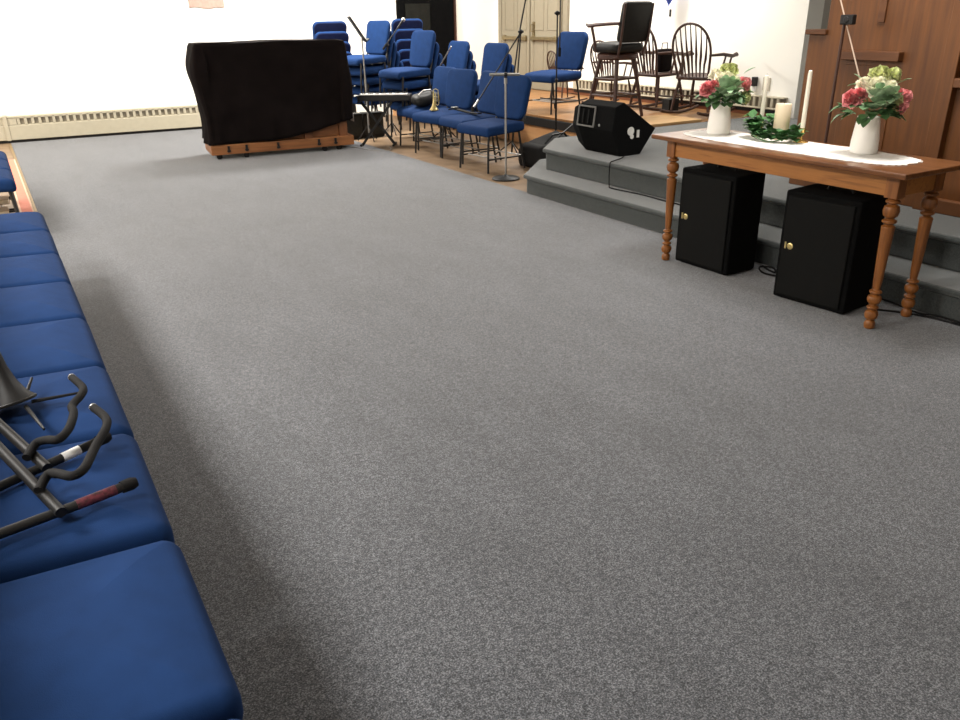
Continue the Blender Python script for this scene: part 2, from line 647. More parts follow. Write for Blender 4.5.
ys = [.757, 1.312, 1.872, 2.406, 2.938, 3.470, 4.002, 4.536, 5.07]
names = ['blue chair nearest the camera in the seat row, cut off by the photo edge',
         'big empty blue seat in front of the one holding the guitar stand, near the camera',
         'blue chair carrying the foot bars of the black guitar stand',
         'blue chair under the hooks of the guitar stand and the cone shaped instrument stand',
         'empty blue chair just beyond the cone shaped instrument stand',
         'second empty blue chair beyond the cone shaped instrument stand',
         'third empty blue chair beyond the cone shaped instrument stand',
         'blue chair second from the gap with tan books in the seat row',
         'last blue chair of the seat row, beside the gap showing the tan books']
proto = None
for i, (y, lb) in enumerate(zip(ys, names)):
    loc = (-.096, y, 0)
    if proto is None:
        proto = make_chair(lb, loc, 0)
    else:
        copy_thing(proto, loc, random.uniform(-.006, .006), lb)
for i, (y, lb) in enumerate(zip((6.86, 7.41, 7.96),
                                ('blue chair with tan books under its seat beside the salmon floor strip',
                                 'blue chair behind the one with tan books, beside the salmon floor strip',
                                 'farthest blue chair of the seat row, towards the baseboard heater'))):
    copy_thing(proto, (-.185, y, 0), 0, lb)

front = [(4.40, 7.13, PI + .12, 'blue chair nearest the carpeted steps in the facing row, behind the chrome microphone stand'),
         (4.50, 7.735, PI - .01, 'second blue chair from the steps in the facing row, black strap on its seat'),
         (4.47, 8.30, PI + .18, 'third blue chair from the steps, with the gold trumpet on its seat'),
         (4.54, 8.885, PI + .02, 'fourth blue chair from the steps, a dark instrument bag on its seat')]
for x, y, rz, lb in front:
    copy_thing(proto, (x, y, 0), rz, lb)

copy_thing(proto, (5.98, 8.24, .362), PI + .10, 'single blue chair standing up on the wooden stage')


nest = [None]


def stack(x, y, rz, n, pitch, where, fx=.047):
    words = {5: ['bottom chair', 'second chair from the bottom', 'middle chair', 'second chair from the top', 'topmost chair'],
             4: ['bottom chair', 'second chair from the bottom', 'second chair from the top', 'topmost chair'],
             3: ['bottom chair', 'middle chair', 'topmost chair']}[n]
    for i in range(n):
        dx = (i - n + 1) * fx
        loc = (x + dx * math.cos(rz), y + dx * math.sin(rz), i * pitch)
        lb, gr = words[i] + ' of the blue stack ' + where, 'stacked blue chairs ' + where
        if nest[0] is None:
            nest[0] = make_chair(lb, loc, rz, gr, True)
        else:
            copy_thing(nest[0], loc, rz, lb, gr)


stack(4.31, 11.5, PI / 2, 5, .130, 'right behind the draped cabinet')
stack(4.52, 10.64, PI + .22, 5, .130, 'behind the music stand')
stack(5.46, 11.42, PI / 2, 5, .133, 'in front of the dark doorway')
stack(4.66, 9.62, PI + .14, 4, .132, 'beside the keyboard')
stack(5.30, 8.93, PI + .06, 3, .122, 'nearest the cream double door')
stack(5.43, 10.10, PI + .05, 3, .122, 'standing second from the cream double door')

# ------------------------------------------------------------------ draped cabinet
cab = thing('wooden_cabinet', 'low wheeled wooden cabinet mostly hidden under the black cloth', 'cabinet', (2.91, 9.55, 0), -.11)
b = MB()
b.box((.02, 0, .115), (1.66, .58, .11))
b.build('base_rail', M['dolly'], cab, smooth=False, bevel=.006)
b = MB()
b.box((0, .02, .66), (1.52, .44, 1.04))
b.build('body', M['dolly'], cab, smooth=False, bevel=.01)
for x in (-.25, .32, .74):
    b = MB()
    b.box((x, -.225, .275), (.10, .05, .27))
    b.build('post', M['dolly_z'], cab, smooth=False, bevel=.004)
for x in (-.62, -.42, -.06, .42, .62):
    b = MB()
    b.box((x, -.295, .12), (.025, .012, .07))
    b.box((x, -.30, .10), (.04, .012, .02))
    b.build('latch', M['black_metal'], cab, smooth=False)
for x, y in ((-.72, -.2), (-.42, -.22), (.5, -.22), (.68, -.2), (-.72, .2), (.68, .2)):
    b = MB()
    R = Matrix.Rotation(PI / 2, 3, 'X')
    b.lathe([(.026, -.014), (.033, -.010), (.033, .010), (.026, .014)], (x, y, .033), 14, R)
    b.box((x, y, .058), (.05, .045, .016))
    b.build('caster', M['black_plastic'], cab, smooth=False)

# the black cloth
def drape():
    b = MB()
    hx, hy, rc = .835, .30, .045
    per = []
    seg = 7
    N = 56
    # outline (counter-clockwise from front-left corner), with arc length
    def rr(u):
        pass
    pts = []
    def line(a, c, n):
        for i in range(n):
            t = i / n
            pts.append(((a[0] + (c[0] - a[0]) * t, a[1] + (c[1] - a[1]) * t)))
    def arc(cx, cy, a0):
        for i in range(seg):
            q = a0 + PI / 2 * i / seg
            pts.append((cx + rc * math.cos(q), cy + rc * math.sin(q)))
    line((-hx + rc, -hy), (hx - rc, -hy), 64)
    arc(hx - rc, -hy + rc, -PI / 2)
    line((hx, -hy + rc), (hx, hy - rc), 22)
    arc(hx - rc, hy - rc, 0)
    line((hx - rc, hy), (-hx + rc, hy), 40)
    arc(-hx + rc, hy - rc, PI / 2)
    line((-hx, hy - rc), (-hx, -hy + rc), 22)
    arc(-hx + rc, -hy + rc, PI)
    n = len(pts)
    H = 1.235
    rows = 26
    s = 0
    S = []
    for i in range(n):
        S.append(s)
        a, c = pts[i], pts[(i + 1) % n]
        s += math.dist(a, c)
    def hem(i):
        x, y = pts[i]
        u = (x + hx) / (2 * hx)
        f = .172 + .035 * u + .16 * max(0, (u - .45) / .55) ** 1.5
        if y > 0:
            f = .2 + .1 * u
        return f
    vs, fs = [], []
    top = [(x, y) for x, y in pts]
    for r in range(rows + 1):
        t = r / rows
        for i in range(n):
            x, y = pts[i]
            L = math.hypot(x / hx, y / hy)
            nx, ny = 0, 0
            if abs(y) >= hy - rc - 1e-6 and abs(x) < hx - rc:
                ny = 1 if y > 0 else -1
            elif abs(x) >= hx - 1e-6:
                nx = 1 if x > 0 else -1
            else:
                nx, ny = (1 if x > 0 else -1) * .7, (1 if y > 0 else -1) * .7
            z = H + (hem(i) - H) * t
            # drooping folds that gather towards the corners
            fold = .012 * math.sin(9 * S[i] + 2.2 * t) + .009 * math.sin(23 * S[i] + 5 * t + 1)
            diag = .020 * math.sin(7.5 * (x * .55 + (z - .2) * .95) + .6) * (1 if y < 0 else .4)
            o = (fold * t + diag * min(1, t * 2.2)) + .012 * min(1, t * 6)
            if x < -hx + .1:
                o += .05 * math.exp(-((z - .98) / .18) ** 2) - .02 * math.exp(-((z - .35) / .22) ** 2)
            if x > hx - .1:
                o += .05 * t
            o = max(o, -.03)
            if t == 0:
                o = -.012
            vs.append((x + nx * o, y + ny * max(o, -.01), z + (0.008 * math.sin(5 * x + 1) if r < 2 else 0)))
    for r in range(rows):
        for i in range(n):
            j = (i + 1) % n
            fs.append((r * n + i, (r + 1) * n + i, (r + 1) * n + j, r * n + j))
    base = len(vs)
    for k in (.9, .6, .3):
        for i in range(n):
            x, y = pts[i]
            vs.append((x * k, y * k, H + .006 + .006 * math.sin(5 * x * k + 4 * y)))
    rings = [0, base // n, base // n + 1, base // n + 2]
    for a, c in zip(rings, rings[1:]):
        for i in range(n):
            j = (i + 1) % n
            fs.append((a * n + i, a * n + j, c * n + j, c * n + i))
    fs.append(tuple(rings[-1] * n + i for i in range(n)))
    b.add(vs, fs)
    return b


cl = drape().build('cloth_cover', M['black_cloth'], loc=(2.91, 9.55, 0), rz=-.11)
md = cl.modifiers.new('thick', 'SOLIDIFY')
md.thickness = .004
tag(cl, 'big black cloth draped over the wheeled wooden cabinet', 'cloth')
b = MB()
b.box((0, 0, 0), (.004, .13, .10))
pw = tag(b.build('paper_sheet', M['white'], loc=(3.805, 9.38, .36), rz=-.11), 'small white paper showing under the raised hem of the black cloth', 'paper')

# ------------------------------------------------------------------ communion table
TX0, TX1, TY0, TY1, TZ = 3.44, 3.955, 2.06, 3.71, .788
tab = thing('wooden_table', 'honey coloured wooden table with turned legs in front of the carpeted steps', 'table', ((TX0 + TX1) / 2, (TY0 + TY1) / 2, 0))
L, W = TY1 - TY0, TX1 - TX0
b = MB()
b.box((0, 0, TZ - .013), (W, L, .026))
b.build('tabletop', M['top_oak'], tab, smooth=False, bevel=.006)
lx, ly = W / 2 - .105, L / 2 - .10
b = MB()
for s in (-1, 1):
    b.box((s * (lx + .012), 0, TZ - .026 - .05), (.02, 2 * ly, .10))
    b.box((0, s * (ly + .012), TZ - .026 - .05), (2 * lx, .02, .10))
b.build('apron', M['oak'], tab, smooth=False, bevel=.003)
prof = [(.016, 0), (.024, .008), (.027, .028), (.022, .044), (.014, .050), (.028, .058), (.033, .076), (.029, .094), (.015, .102),
        (.028, .110), (.028, .118), (.015, .126), (.030, .142), (.034, .158), (.030, .172), (.014, .182), (.029, .190), (.029, .198), (.017, .206),
        (.021, .25), (.026, .38), (.030, .500), (.031, .520), (.016, .530), (.033, .540), (.033, .550), (.016, .558), (.033, .572), (.038, .594), (.033, .616), (.016, .626), (.033, .634), (.033, .642), (.020, .648), (.030, .656)]
for sx in (-1, 1):
    for sy in (-1, 1):
        b = MB()
        b.lathe(prof, (sx * lx, sy * ly, 0), 18)
        b.box((sx * lx, sy * ly, .71), (.064, .064, .108))
        b.build('leg', M['oak_z'], tab, bevel=.0015)

# lace runner with scalloped ends
b = MB()
outl = []
x0, x1, y0, y1 = 3.525, 3.895, 2.20, 3.625
yc = (y0 + y1) / 2
N = 150
for k in range(N):
    a = 2 * PI * k / N
    e = 2 / 3.6
    ca, sa = math.cos(a), math.sin(a)
    px = math.copysign(abs(ca) ** e, ca)
    py = math.copysign(abs(sa) ** (e * .9), sa)
    sc = 1 + .012 * math.sin(a * 44)
    outl.append(((x0 + x1) / 2 + px * (x1 - x0) / 2 * (1 + (sc - 1) * 2), yc + py * (y1 - y0) / 2 * sc))
b.prism(outl, TZ + .0006, TZ + .0044)
tag(b.build('lace_runner', M['lace'], smooth=False), 'long white lace runner with rounded scalloped ends on the wooden table', 'table runner')


# ------------------------------------------------------------------ vases, flowers, candles
def vase(x, y, label):
    b = MB()
    pr = [(.062, 0), (.066, .004), (.067, .02), (.066, .06), (.061, .11), (.056, .15), (.054, .172), (.055, .178), (.051, .178), (.049, .165), (.047, .03), (.02, .026)]
    b.lathe(pr, (0, 0, 0), 32)
    o = b.build('white_vase', M['ceramic'], loc=(x, y, TZ + .005))
    return tag(o, label, 'vase')


va = vase(3.745, 3.459, 'white ceramic vase at the wedge monitor end of the table')
vb = vase(3.80, 2.527, 'white ceramic vase in front of the wooden chancel panel')

CR = Vector((.856, -.516, 0)).normalized()
CV = Vector((-.516, -.856, 0)).normalized()


def leaf_into(b, base, d, up, ln, wd, curl=.25):
    d = d.normalized()
    sd = d.cross(up)
    sd = sd.normalized() if sd.length > 1e-4 else d.orthogonal().normalized()
    nn = sd.cross(d).normalized()
    vs, fs = [], []
    prof = [(0, .08), (.2, .62), (.45, 1), (.7, .85), (.9, .42), (1, .04)]
    for t, w in prof:
        c = base + d * (ln * t) - nn * (curl * ln * t * t)
        for s in (-1, -.0, 1):
            vs.append(c + sd * (s * wd / 2 * w) + nn * (.14 * wd * abs(s) * w))
    for i in range(len(prof) - 1):
        for k in range(2):
            q = i * 3 + k
            fs.append((q, q + 1, q + 4, q + 3))
    b.add(vs, fs)


def rose_into(b, c, r, axis, layers=4, seed=0):
    rnd = random.Random(seed)
    axis = axis.normalized()
    u = axis.orthogonal().normalized()
    w = axis.cross(u)
    for l in range(layers):
        k = 3 + l
        open_ = .12 + .88 * l / (layers - 1)
        for i in range(k):
            a = 2 * PI * (i + .5 * l) / k + rnd.uniform(-.2, .2)
            out = u * math.cos(a) + w * math.sin(a)
            tan = axis.cross(out)
            vs, fs = [], []
            for t in (0, .35, .7, 1):
                rad = r * (.1 + open_ * .9 * math.sin(t * PI / 2))
                hgt = r * (-.5 + 1.15 * t * (1.15 - open_ * .75) + (-.12 * t ** 4 * open_))
                wd = r * (.35 + .55 * math.sin(t * PI * .75)) * (.5 + .5 * open_ + .15)
                for s in (-1, -.5, 0, .5, 1):
                    vs.append(c + out * (rad * (1 - .28 * s * s)) + tan * (s * wd) + axis * (hgt - .1 * r * s * s * t))
            for q in range(3):
                for s in range(4):
                    z = q * 5 + s
                    fs.append((z, z + 1, z + 6, z + 5))
            b.add(vs, fs)


def bouquet(x, y, label, seed, spec, nleaf):
    rnd = random.Random(seed)
    z0 = TZ + .005
    t = thing('flower_bouquet', label, 'flowers', (x, y, z0 + .190))
    st = MB()
    heads = []
    for kind, u, v, w, r in spec:
        c = CR * u + CV * v + Vector((0, 0, w))
        st.tube([(rnd.uniform(-.02, .02), rnd.uniform(-.02, .02), -.155), (c.x * .2, c.y * .2, .012), tuple(c)], .0028, 6)
        heads.append((kind, c, r))
    st.build('stems', M['leaf'], t)
    for i, (kind, c, r) in enumerate(heads):
        b = MB()
        ax = (Vector((c.x, c.y, c.z * .6)) + CV * .10 + Vector((0, 0, .05)))
        rose_into(b, c, r, ax, 5 if kind != 'pink' else 4, seed * 31 + i)
        nm = {'pink': 'pink_flower', 'cream': 'cream_rose', 'lime': 'green_flower'}[kind]
        mt = {'pink': M['pink'], 'cream': M['cream_petal'], 'lime': M['leaf_lime']}[kind]
        b.build(nm, mt, t)
    for mat, n, lo, hi, nm in ((M['leaf'], nleaf, -.01, .05, 'dark_leaves'), (M['leaf_grey'], nleaf, .02, .15, 'grey_green_leaves')):
        b = MB()
        for i in range(n):
            a = rnd.uniform(0, 2 * PI)
            rad = rnd.uniform(.045, .125)
            zz = rnd.uniform(lo, hi)
            if rnd.random() < .45:
                a = rnd.gauss(math.atan2(CV.y, CV.x), .7 if nm == 'dark_leaves' else .42)
                rad = rnd.uniform(.07, .105) if nm == 'dark_leaves' else rnd.uniform(.10, .135)
                zz = rnd.uniform(-.01, .05) if nm == 'dark_leaves' else rnd.uniform(.03, .10)
            if zz < .03:
                rad = max(rad, .072)
            p = Vector((math.cos(a) * rad, math.sin(a) * rad, zz))
            if p.dot(CV) < -.06 and rnd.random() < .3:
                continue
            if nm != 'dark_leaves' and abs(p.dot(CR)) > .055 and zz < .14:
                continue
            d = Vector((math.cos(a), math.sin(a), rnd.uniform(-.35, .5) if nm == 'dark_leaves' else rnd.uniform(.2, 1.5)))
            leaf_into(b, p, d, Vector((0, 0, 1)), rnd.uniform(.05, .08), rnd.uniform(.044, .062), rnd.uniform(-.1, .5))
        b.build(nm, mat, t)
    return t


bouquet(3.745, 3.459, 'artificial pink and cream bouquet in the vase nearest the rocking chairs', 3,
        [('pink', -.108, .05, .075, .045), ('pink', -.07, .07, .095, .035), ('cream', -.01, .07, .125, .062), ('cream', .05, .06, .105, .050), ('cream', -.05, 0, .15, .04),
         ('lime', .035, .03, .180, .042), ('lime', .0, .04, .185, .036), ('pink', .125, .03, .10, .042), ('lime', .13, .05, .02, .036), ('lime', .145, .0, .05, .03)], 62)
bouquet(3.80, 2.527, 'artificial pink and cream bouquet before the wooden chancel panel', 8,
        [('pink', -.125, .05, .085, .046), ('pink', -.09, .06, .105, .034), ('cream', -.015, .07, .14, .058), ('cream', .05, .065, .13, .046), ('lime', .01, .02, .195, .05),
         ('cream', -.06, .03, .15, .042), ('pink', .138, .05, .085, .044), ('pink', .122, .07, .05, .040), ('lime', .09, .07, .07, .040), ('lime', .09, .0, .19, .04)], 66)


def taper(x, y, z0, h, label):
    b = MB()
    b.lathe([(.0115, 0), (.0125, .01), (.0115, h - .02), (.010, h - .004), (.004, h)], (0, 0, 0), 16)
    o = tag(b.build('taper_candle', M['wax'], loc=(x, y, z0)), label, 'candle')
    w = MB()
    w.tube([(0, 0, h - .004), (.001, 0, h + .008)], .0012, 6)
    w.build('wick', M['black_plastic'], o)
    return o


def holder(x, y, label):
    b = MB()
    b.lathe([(.038, 0), (.04, .004), (.03, .010), (.010, .016), (.008, .035), (.013, .04), (.008, .046), (.016, .055), (.018, .075), (.013, .075), (.012, .07)], (0, 0, 0), 22)
    o = b.build('candle_holder', M['brass'], loc=(x, y, TZ + .005))
    return tag(o, label, 'candle holder')


holder(3.865, 3.25, 'brass candle holder hidden in the ivy near the vase by the rocking chairs')
holder(3.838, 2.94, 'small brass candle holder at the ivy end nearest the chancel panel')
taper(3.865, 3.25, TZ + .076, .265, 'tall ivory taper candle in front of the white stage wall')
taper(3.838, 2.94, TZ + .082, .300, 'tall ivory taper candle against the dark wood panel edge')
b = MB()
b.lathe([(.040, 0), (.043, .004), (.043, .188), (.040, .194), (.032, .192), (.01, .186)], (0, 0, 0), 28)
pc = tag(b.build('pillar_candle', M['wax_cream'], loc=(3.84, 3.085, TZ + .005)), 'thick cream pillar candle ringed by ivy between the two tapers', 'candle')
w = MB()
w.tube([(0, 0, .186), (.001, 0, .20)], .0015, 6)
w.build('wick', M['black_plastic'], pc)

iv = thing('ivy_garland', 'green ivy garland lying around the candles on the lace runner', 'greenery', (3.80, 3.09, TZ + .005))
rnd = random.Random(5)
b = MB()
s_ = MB()
path = []
for k in range(26):
    a = 2 * PI * k / 26
    path.append((.112 * math.cos(a) - .015, .118 * math.sin(a), .018 + .012 * math.sin(3 * a)))
s_.tube(path + [path[0]], .003, 6)
s_.build('stem', M['leaf'], iv)
for k in range(620):
    a = rnd.uniform(0, 2 * PI)
    q = rnd.uniform(.62, 1.15)
    zz = rnd.uniform(.02, .052)
    if math.sin(a) > .45:
        zz += rnd.uniform(0, .075)
    elif math.cos(a) > 0:
        zz += rnd.uniform(0, .035)
    p = Vector((.078 * math.cos(a) * q, .150 * math.sin(a) * q, zz))
    d = Vector((math.cos(a + rnd.uniform(-1.3, 1.3)), math.sin(a + rnd.uniform(-1.3, 1.3)), rnd.uniform(.1, .9))).normalized()
    if any(math.hypot(p.x + d.x * q_ - cx, p.y + d.y * q_ - cy) < rr_ for q_ in (0, .025, .05) for cx, cy, rr_ in ((.04, -.005, .062), (.065, .16, .045), (.038, -.15, .045))):
        continue
    leaf_into(b, p, d, Vector((0, 0, 1)), rnd.uniform(.034, .052), rnd.uniform(.032, .05), rnd.uniform(0, .5))
b.build('leaves', M['ivy'], iv)

# ------------------------------------------------------------------ speakers under the table
def speaker(x, y, rz, label):
    t = thing('loudspeaker', label, 'loudspeaker', (x, y, 0), rz)
    # front faces -x; trapezoid narrowing to the back
    h, w, d = .60, .42, .33
    b = MB()
    b.prism([(-d / 2, w / 2), (-d / 2, -w / 2), (d / 2 - .08, -w / 2), (d / 2, -w / 2 + .07), (d / 2, w / 2 - .07), (d / 2 - .08, w / 2)], .012, h)
    b.build('cabinet', M['black_carpet'], t, smooth=False, bevel=.012)
    b = MB()
    b.box((-d / 2 - .006, 0, h / 2 + .004), (.014, w - .05, h - .06))
    b.build('grille', M['black_grille'], t, smooth=False, bevel=.006)
    b = MB()
    R = Matrix.Rotation(-PI / 2, 3, 'Y')
    b.lathe([(.017, 0), (.018, .003), (.012, .005), (.011, .003), (.005, .003), (.004, .006)], (-d / 2 - .013, w / 2 - .075, .31), 18, R)
    b.box((-d / 2 - .015, w / 2 - .048, .312), (.005, .009, .036))
    b.build('badge', M['gold'], t, smooth=False)
    b = MB()
    b.tube([(.0, -.07, h), (.0, -.06, h + .022), (.0, .06, h + .022), (.0, .07, h)], .011)
    b.build('handle', M['black_plastic'], t)
    for sx, sy in ((-.12, .17), (-.12, -.17), (.1, .1), (.1, -.1)):
        b = MB()
        b.lathe([(.018, 0), (.016, .014)], (sx, sy, 0), 12)
        b.build('rubber_foot', M['black_foam'], t)
    return t


speaker(3.735, 3.345, .03, 'black loudspeaker under the table beside its far leg')
speaker(3.715, 2.555, .10, 'black loudspeaker under the table near the leg closest to the camera')

# wedge monitor on the top step: profile in x, z swept along y
wm = thing('wedge_monitor', 'black wedge floor monitor lying on the top carpeted step', 'loudspeaker', (4.45, 5.18, .36))
PRF = [(.02, .0), (.24, .0), (.40, .205), (.345, .235), (.04, .435), (-.05, .40), (-.075, .21)]
b = MB()
secs = [(0.0, 1.0), (.03, 1.0), (.46, 1.0), (.62, .74)]
n = len(PRF)
vs, fs = [], []
for yy, k in secs:
    for px, pz in PRF:
        vs.append((.16 + (px - .16) * k, yy, .22 + (pz - .22) * k - (.0 if k == 1 else 0)))
for i in range(len(secs) - 1):
    for j in range(n):
        q = (j + 1) % n
        fs.append((i * n + j, i * n + q, (i + 1) * n + q, (i + 1) * n + j))
fs.append(tuple(reversed(range(n))))
fs.append(tuple(3 * n + j for j in range(n)))
b.add(vs, fs)
b.build('cabinet', M['black_carpet'], wm, smooth=False, bevel=.008)
# grille on the slope towards +x
b = MB()
sl = Vector((.345 - .04, 0, .235 - .435))
ang = math.atan2(-sl.z, sl.x)
b.box((.1945, .24, .341), (.30, .40, .012), mat=Matrix.Rotation(ang, 3, 'Y'))
b.build('grille', M['black_grille'], wm, smooth=False, bevel=.004)
# grey framed handle pocket with two slots on the face towards the carpet
R2 = Matrix.Rotation(.13, 3, 'Y')
def face_pt(y, z):
    # face between (-.05,.40) and (-.075,.21)
    t = (z - .21) / .19
    return Vector((-.075 + .025 * t - .004, y, z))
b = MB()
for y, z, sy, sz in ((.47, .305, .014, .17), (.25, .305, .014, .17), (.36, .384, .234, .013), (.36, .226, .234, .013)):
    p = face_pt(y, z)
    b.box(p, (.012, sy, sz), mat=R2)
b.build('pocket_frame', M['frame_grey'], wm, smooth=False, bevel=.002)
b = MB()
b.box(face_pt(.36, .305) + Vector((.004, 0, 0)), (.006, .20, .14), mat=R2)
b.build('pocket', M['dark_void'], wm, smooth=False)
for y in (.33, .40):
    b = MB()
    b.box(face_pt(y, .305) + Vector((-.002, 0, 0)), (.008, .018, .115), mat=R2)
    b.build('pocket_bar', M['black_grille'], wm, smooth=False)
b = MB()
R = Matrix.Rotation(PI / 2, 3, 'X')
b.lathe([(.034, 0), (.036, .006), (.024, .008), (.022, .004), (.01, .004)], (.12, 0.0, .20), 20, R)
b.lathe([(.018, 0), (.019, .007), (.01, .008), (.009, .004)], (.135, 0.0, .155), 16, R)
b.build('jack_plate', M['bright_plate'], wm, smooth=False)
b = MB()
b.box((.20, -.004, .175), (.022, .01, .06))
b.build('jack_label', M['bright_plate'], wm, smooth=False)
b = MB()
b.lathe([(.012, 0), (.011, .006)], (-.067, .18, .245), 12, Matrix.Rotation(-PI / 2, 3, 'Y'))
b.build('corner_screw', M['silver'], wm)

# ------------------------------------------------------------------ wooden chancel panel
cs = thing('chancel_screen', 'dark wooden chancel screen with stepped panels behind the table', 'wooden screen', (4.68, 0, .36))
b = MB()
b.box((.05, 3.57, .48), (.10, .13, .96))
b.build('low_panel', M['panel'], cs, smooth=False, bevel=.004)
b = MB()
b.box((.045, 3.575, .975), (.14, .155, .03))
b.build('cap', M['panel_y'], cs, smooth=False, bevel=.004)
b = MB()
b.box((.06, 3.08, 1.0), (.12, .86, 2.0))
b.build('tall_panel', M['panel'], cs, smooth=False, bevel=.004)
b = MB()
b.box((-.02, 3.16, .845), (.06, .40, .055))
b.build('book_ledge', M['panel_y'], cs, smooth=False, bevel=.005)
b = MB()
b.box((-.006, 3.14, 1.16), (.014, .045, .26))
b.build('upright_strip', M['panel_y'], cs, smooth=False, bevel=.003)
b = MB()
b.box((-.004, 3.16, .44), (.010, .34, .70))
b.build('raised_field', M['panel'], cs, smooth=False, bevel=.004)
b = MB()
b.box((-.012, 2.66, 1.0), (.05, .09, 2.0))
b.build('corner_post', M['panel'], cs, smooth=False, bevel=.004)
b = MB()
b.box((.06, 1.4, .48), (.10, 2.44, .96))
b.build('choir_panel', M['panel'], cs, smooth=False, bevel=.004)
for z, h in ((.975, .035), (.72, .05), (.04, .08)):
    b = MB()
    b.box((.03, 1.4, z), (.13, 2.44, h))
    b.build('choir_rail', M['panel_y'], cs, smooth=False, bevel=.005)
for y in (2.15, 1.6):
    b = MB()
    b.box((.0, y, .36), (.02, .08, .62))
    b.build('stile', M['panel'], cs, smooth=False, bevel=.003)
b = MB()
b.box((.3, 1.4, 1.1), (.06, 2.6, 2.2))
b.build('back_panel', M['panel_pale'], cs, smooth=False, bevel=.003)

# ------------------------------------------------------------------ stands
def round_base(b, c, r, h=.018):
    b.lathe([(r, 0), (r, h * .5), (r * .92, h), (r * .3, h * 1.3), (.018, h * 2.2), (.012, h * 2.4)], c, 28)


# chrome microphone stand by the steps
ms = thing('microphone_stand', 'chrome microphone stand on a round base beside the carpeted steps', 'microphone stand', (4.20, 6.53, 0))
b = MB()
round_base(b, (0, 0, 0), .135)
b.build('base', M['black_metal'], ms)
b = MB()
b.tube([(0, 0, .03), (0, 0, .90)], .010, 10)
b.tube([(0, 0, .88), (0, 0, .93)], .016, 10)
b.build('pole', M['chrome'], ms)
b = MB()
b.tube([(-.155, .03, .965), (.14, -.02, .955)], .013, 8)
b.build('cross_bar', M['silver'], ms)
b = MB()
b.tube([(0, 0, .925), (0, 0, .96)], .014, 8)
b.sphere((0, 0, .96), .02)
b.build('clutch', M['black_plastic'], ms)


def boom_stand(name, label, loc, top, b0, b1, base='tripod', mic=False, pole_mat='black_metal', boom_mat='black_metal', br=.14, cat='microphone stand', dbl=False):
    t = thing(name, label, cat, loc)
    L_ = Vector(loc)
    tp = Vector(top) - L_
    if base == 'tripod':
        for k in range(3):
            a = .4 + k * 2 * PI / 3
            b = MB()
            b.tube([(0, 0, .16), (br * 1.4 * math.cos(a), br * 1.4 * math.sin(a), .01)], .008, 6)
            b.build('leg', M['black_metal'], t)
    else:
        b = MB()
        round_base(b, (0, 0, 0), br)
        b.build('base', M['black_metal'], t)
    b = MB()
    z0 = .03
    b.tube([(0, 0, z0), tuple(tp * .55)], .011, 8)
    b.tube([tuple(tp * .5), tuple(tp)], .008, 8)
    b.build('pole', M[pole_mat], t)
    b = MB()
    b.sphere(tuple(tp * .55), .018)
    b.sphere(tuple(tp), .024)
    b.tube([tuple(tp + Vector((-.03, .0, 0))), tuple(tp + Vector((.03, 0, 0)))], .012, 8)
    b.build('clutch', M['black_plastic'], t)
    if b0 is not None:
        p0, p1 = Vector(b0) - L_, Vector(b1) - L_
        b = MB()
        b.tube([tuple(p0), tuple(p1)], .0075, 8)
        b.build('boom', M[boom_mat], t)
        b = MB()
        dd = (p1 - p0).normalized()
        b.tube([tuple(p0), tuple(p0 + dd * .09)], .015, 8)
        b.build('counterweight', M['black_foam' if not dbl else 'chrome'], t)
        if mic:
            b = MB()
            b.tube([tuple(p1), tuple(p1 + dd * .10)], [.012, .016], 10)
            b.build('microphone', M['black_plastic'], t)
            b = MB()
            b.sphere(tuple(p1 + dd * .125), .027)
            b.build('microphone_grille', M['chrome'], t)
    return t


boom_stand('microphone_stand', 'tall black boom stand leaning up behind the row of blue chairs by the steps', (4.98, 7.62, 0), (5.05, 7.55, 1.30), (4.41, 7.47, .58), (5.068, 7.553, 1.315), dbl=True)
t2 = bpy.context.scene.objects[-1]
boom_stand('microphone_stand', 'black boom stand rising straight up in front of the blue chair on the stage', (5.37, 7.32, 0), (5.342, 7.3, 1.475), (5.36, 7.27, 1.05), (5.376, 7.3, 1.75))
boom_stand('microphone_stand', 'boom stand with a silver tipped microphone behind the keyboard', (4.66, 10.08, 0), (4.65, 10.08, 1.13), (4.59, 10.08, 1.08), (4.81, 10.06, 1.335), br=.1, mic=True)
boom_stand('microphone_stand', 'black stand with a slanting chrome boom behind the gold trumpet', (5.02, 9.22, 0), (4.95, 9.22, .84), (4.94, 9.33, .785), (4.95, 8.90, 1.13), boom_mat='chrome', dbl=True)
pm = thing('microphone_stand', 'slim dark stand with a pale slanting boom rod before the chancel screen', 'microphone stand', (4.46, 3.235, .36))
b = MB()
round_base(b, (0, 0, 0), .10)
b.build('base', M['black_metal'], pm)
b = MB()
b.tube([(0, 0, .03), (0, -.005, 1.03)], .009, 10)
b.build('pole', M['stool_wood'], pm)
b = MB()
b.box((-.005, -.03, 1.05), (.04, .085, .055))
b.tube([(-.03, -.03, 1.05), (.03, -.03, 1.05)], .02, 10)
b.build('clutch', M['black_plastic'], pm, smooth=False, bevel=.008)
b = MB()
b.tube([(.0, -.18, .70), (.0, .175, 1.42)], .0045, 8)
b.build('boom', M['pale_rod'], pm)

# the tall leaning upper rod of the first boom stand
tall = [o for o in bpy.data.objects if o.get('label', '').startswith('tall black boom stand')][0]
b = MB()
b.tube([(.0, -.02, .78), (.085, -.03, 1.32), (.19, -.03, 1.75)], .0085, 8)
b.build('upper_rod', M['black_metal'], tall)

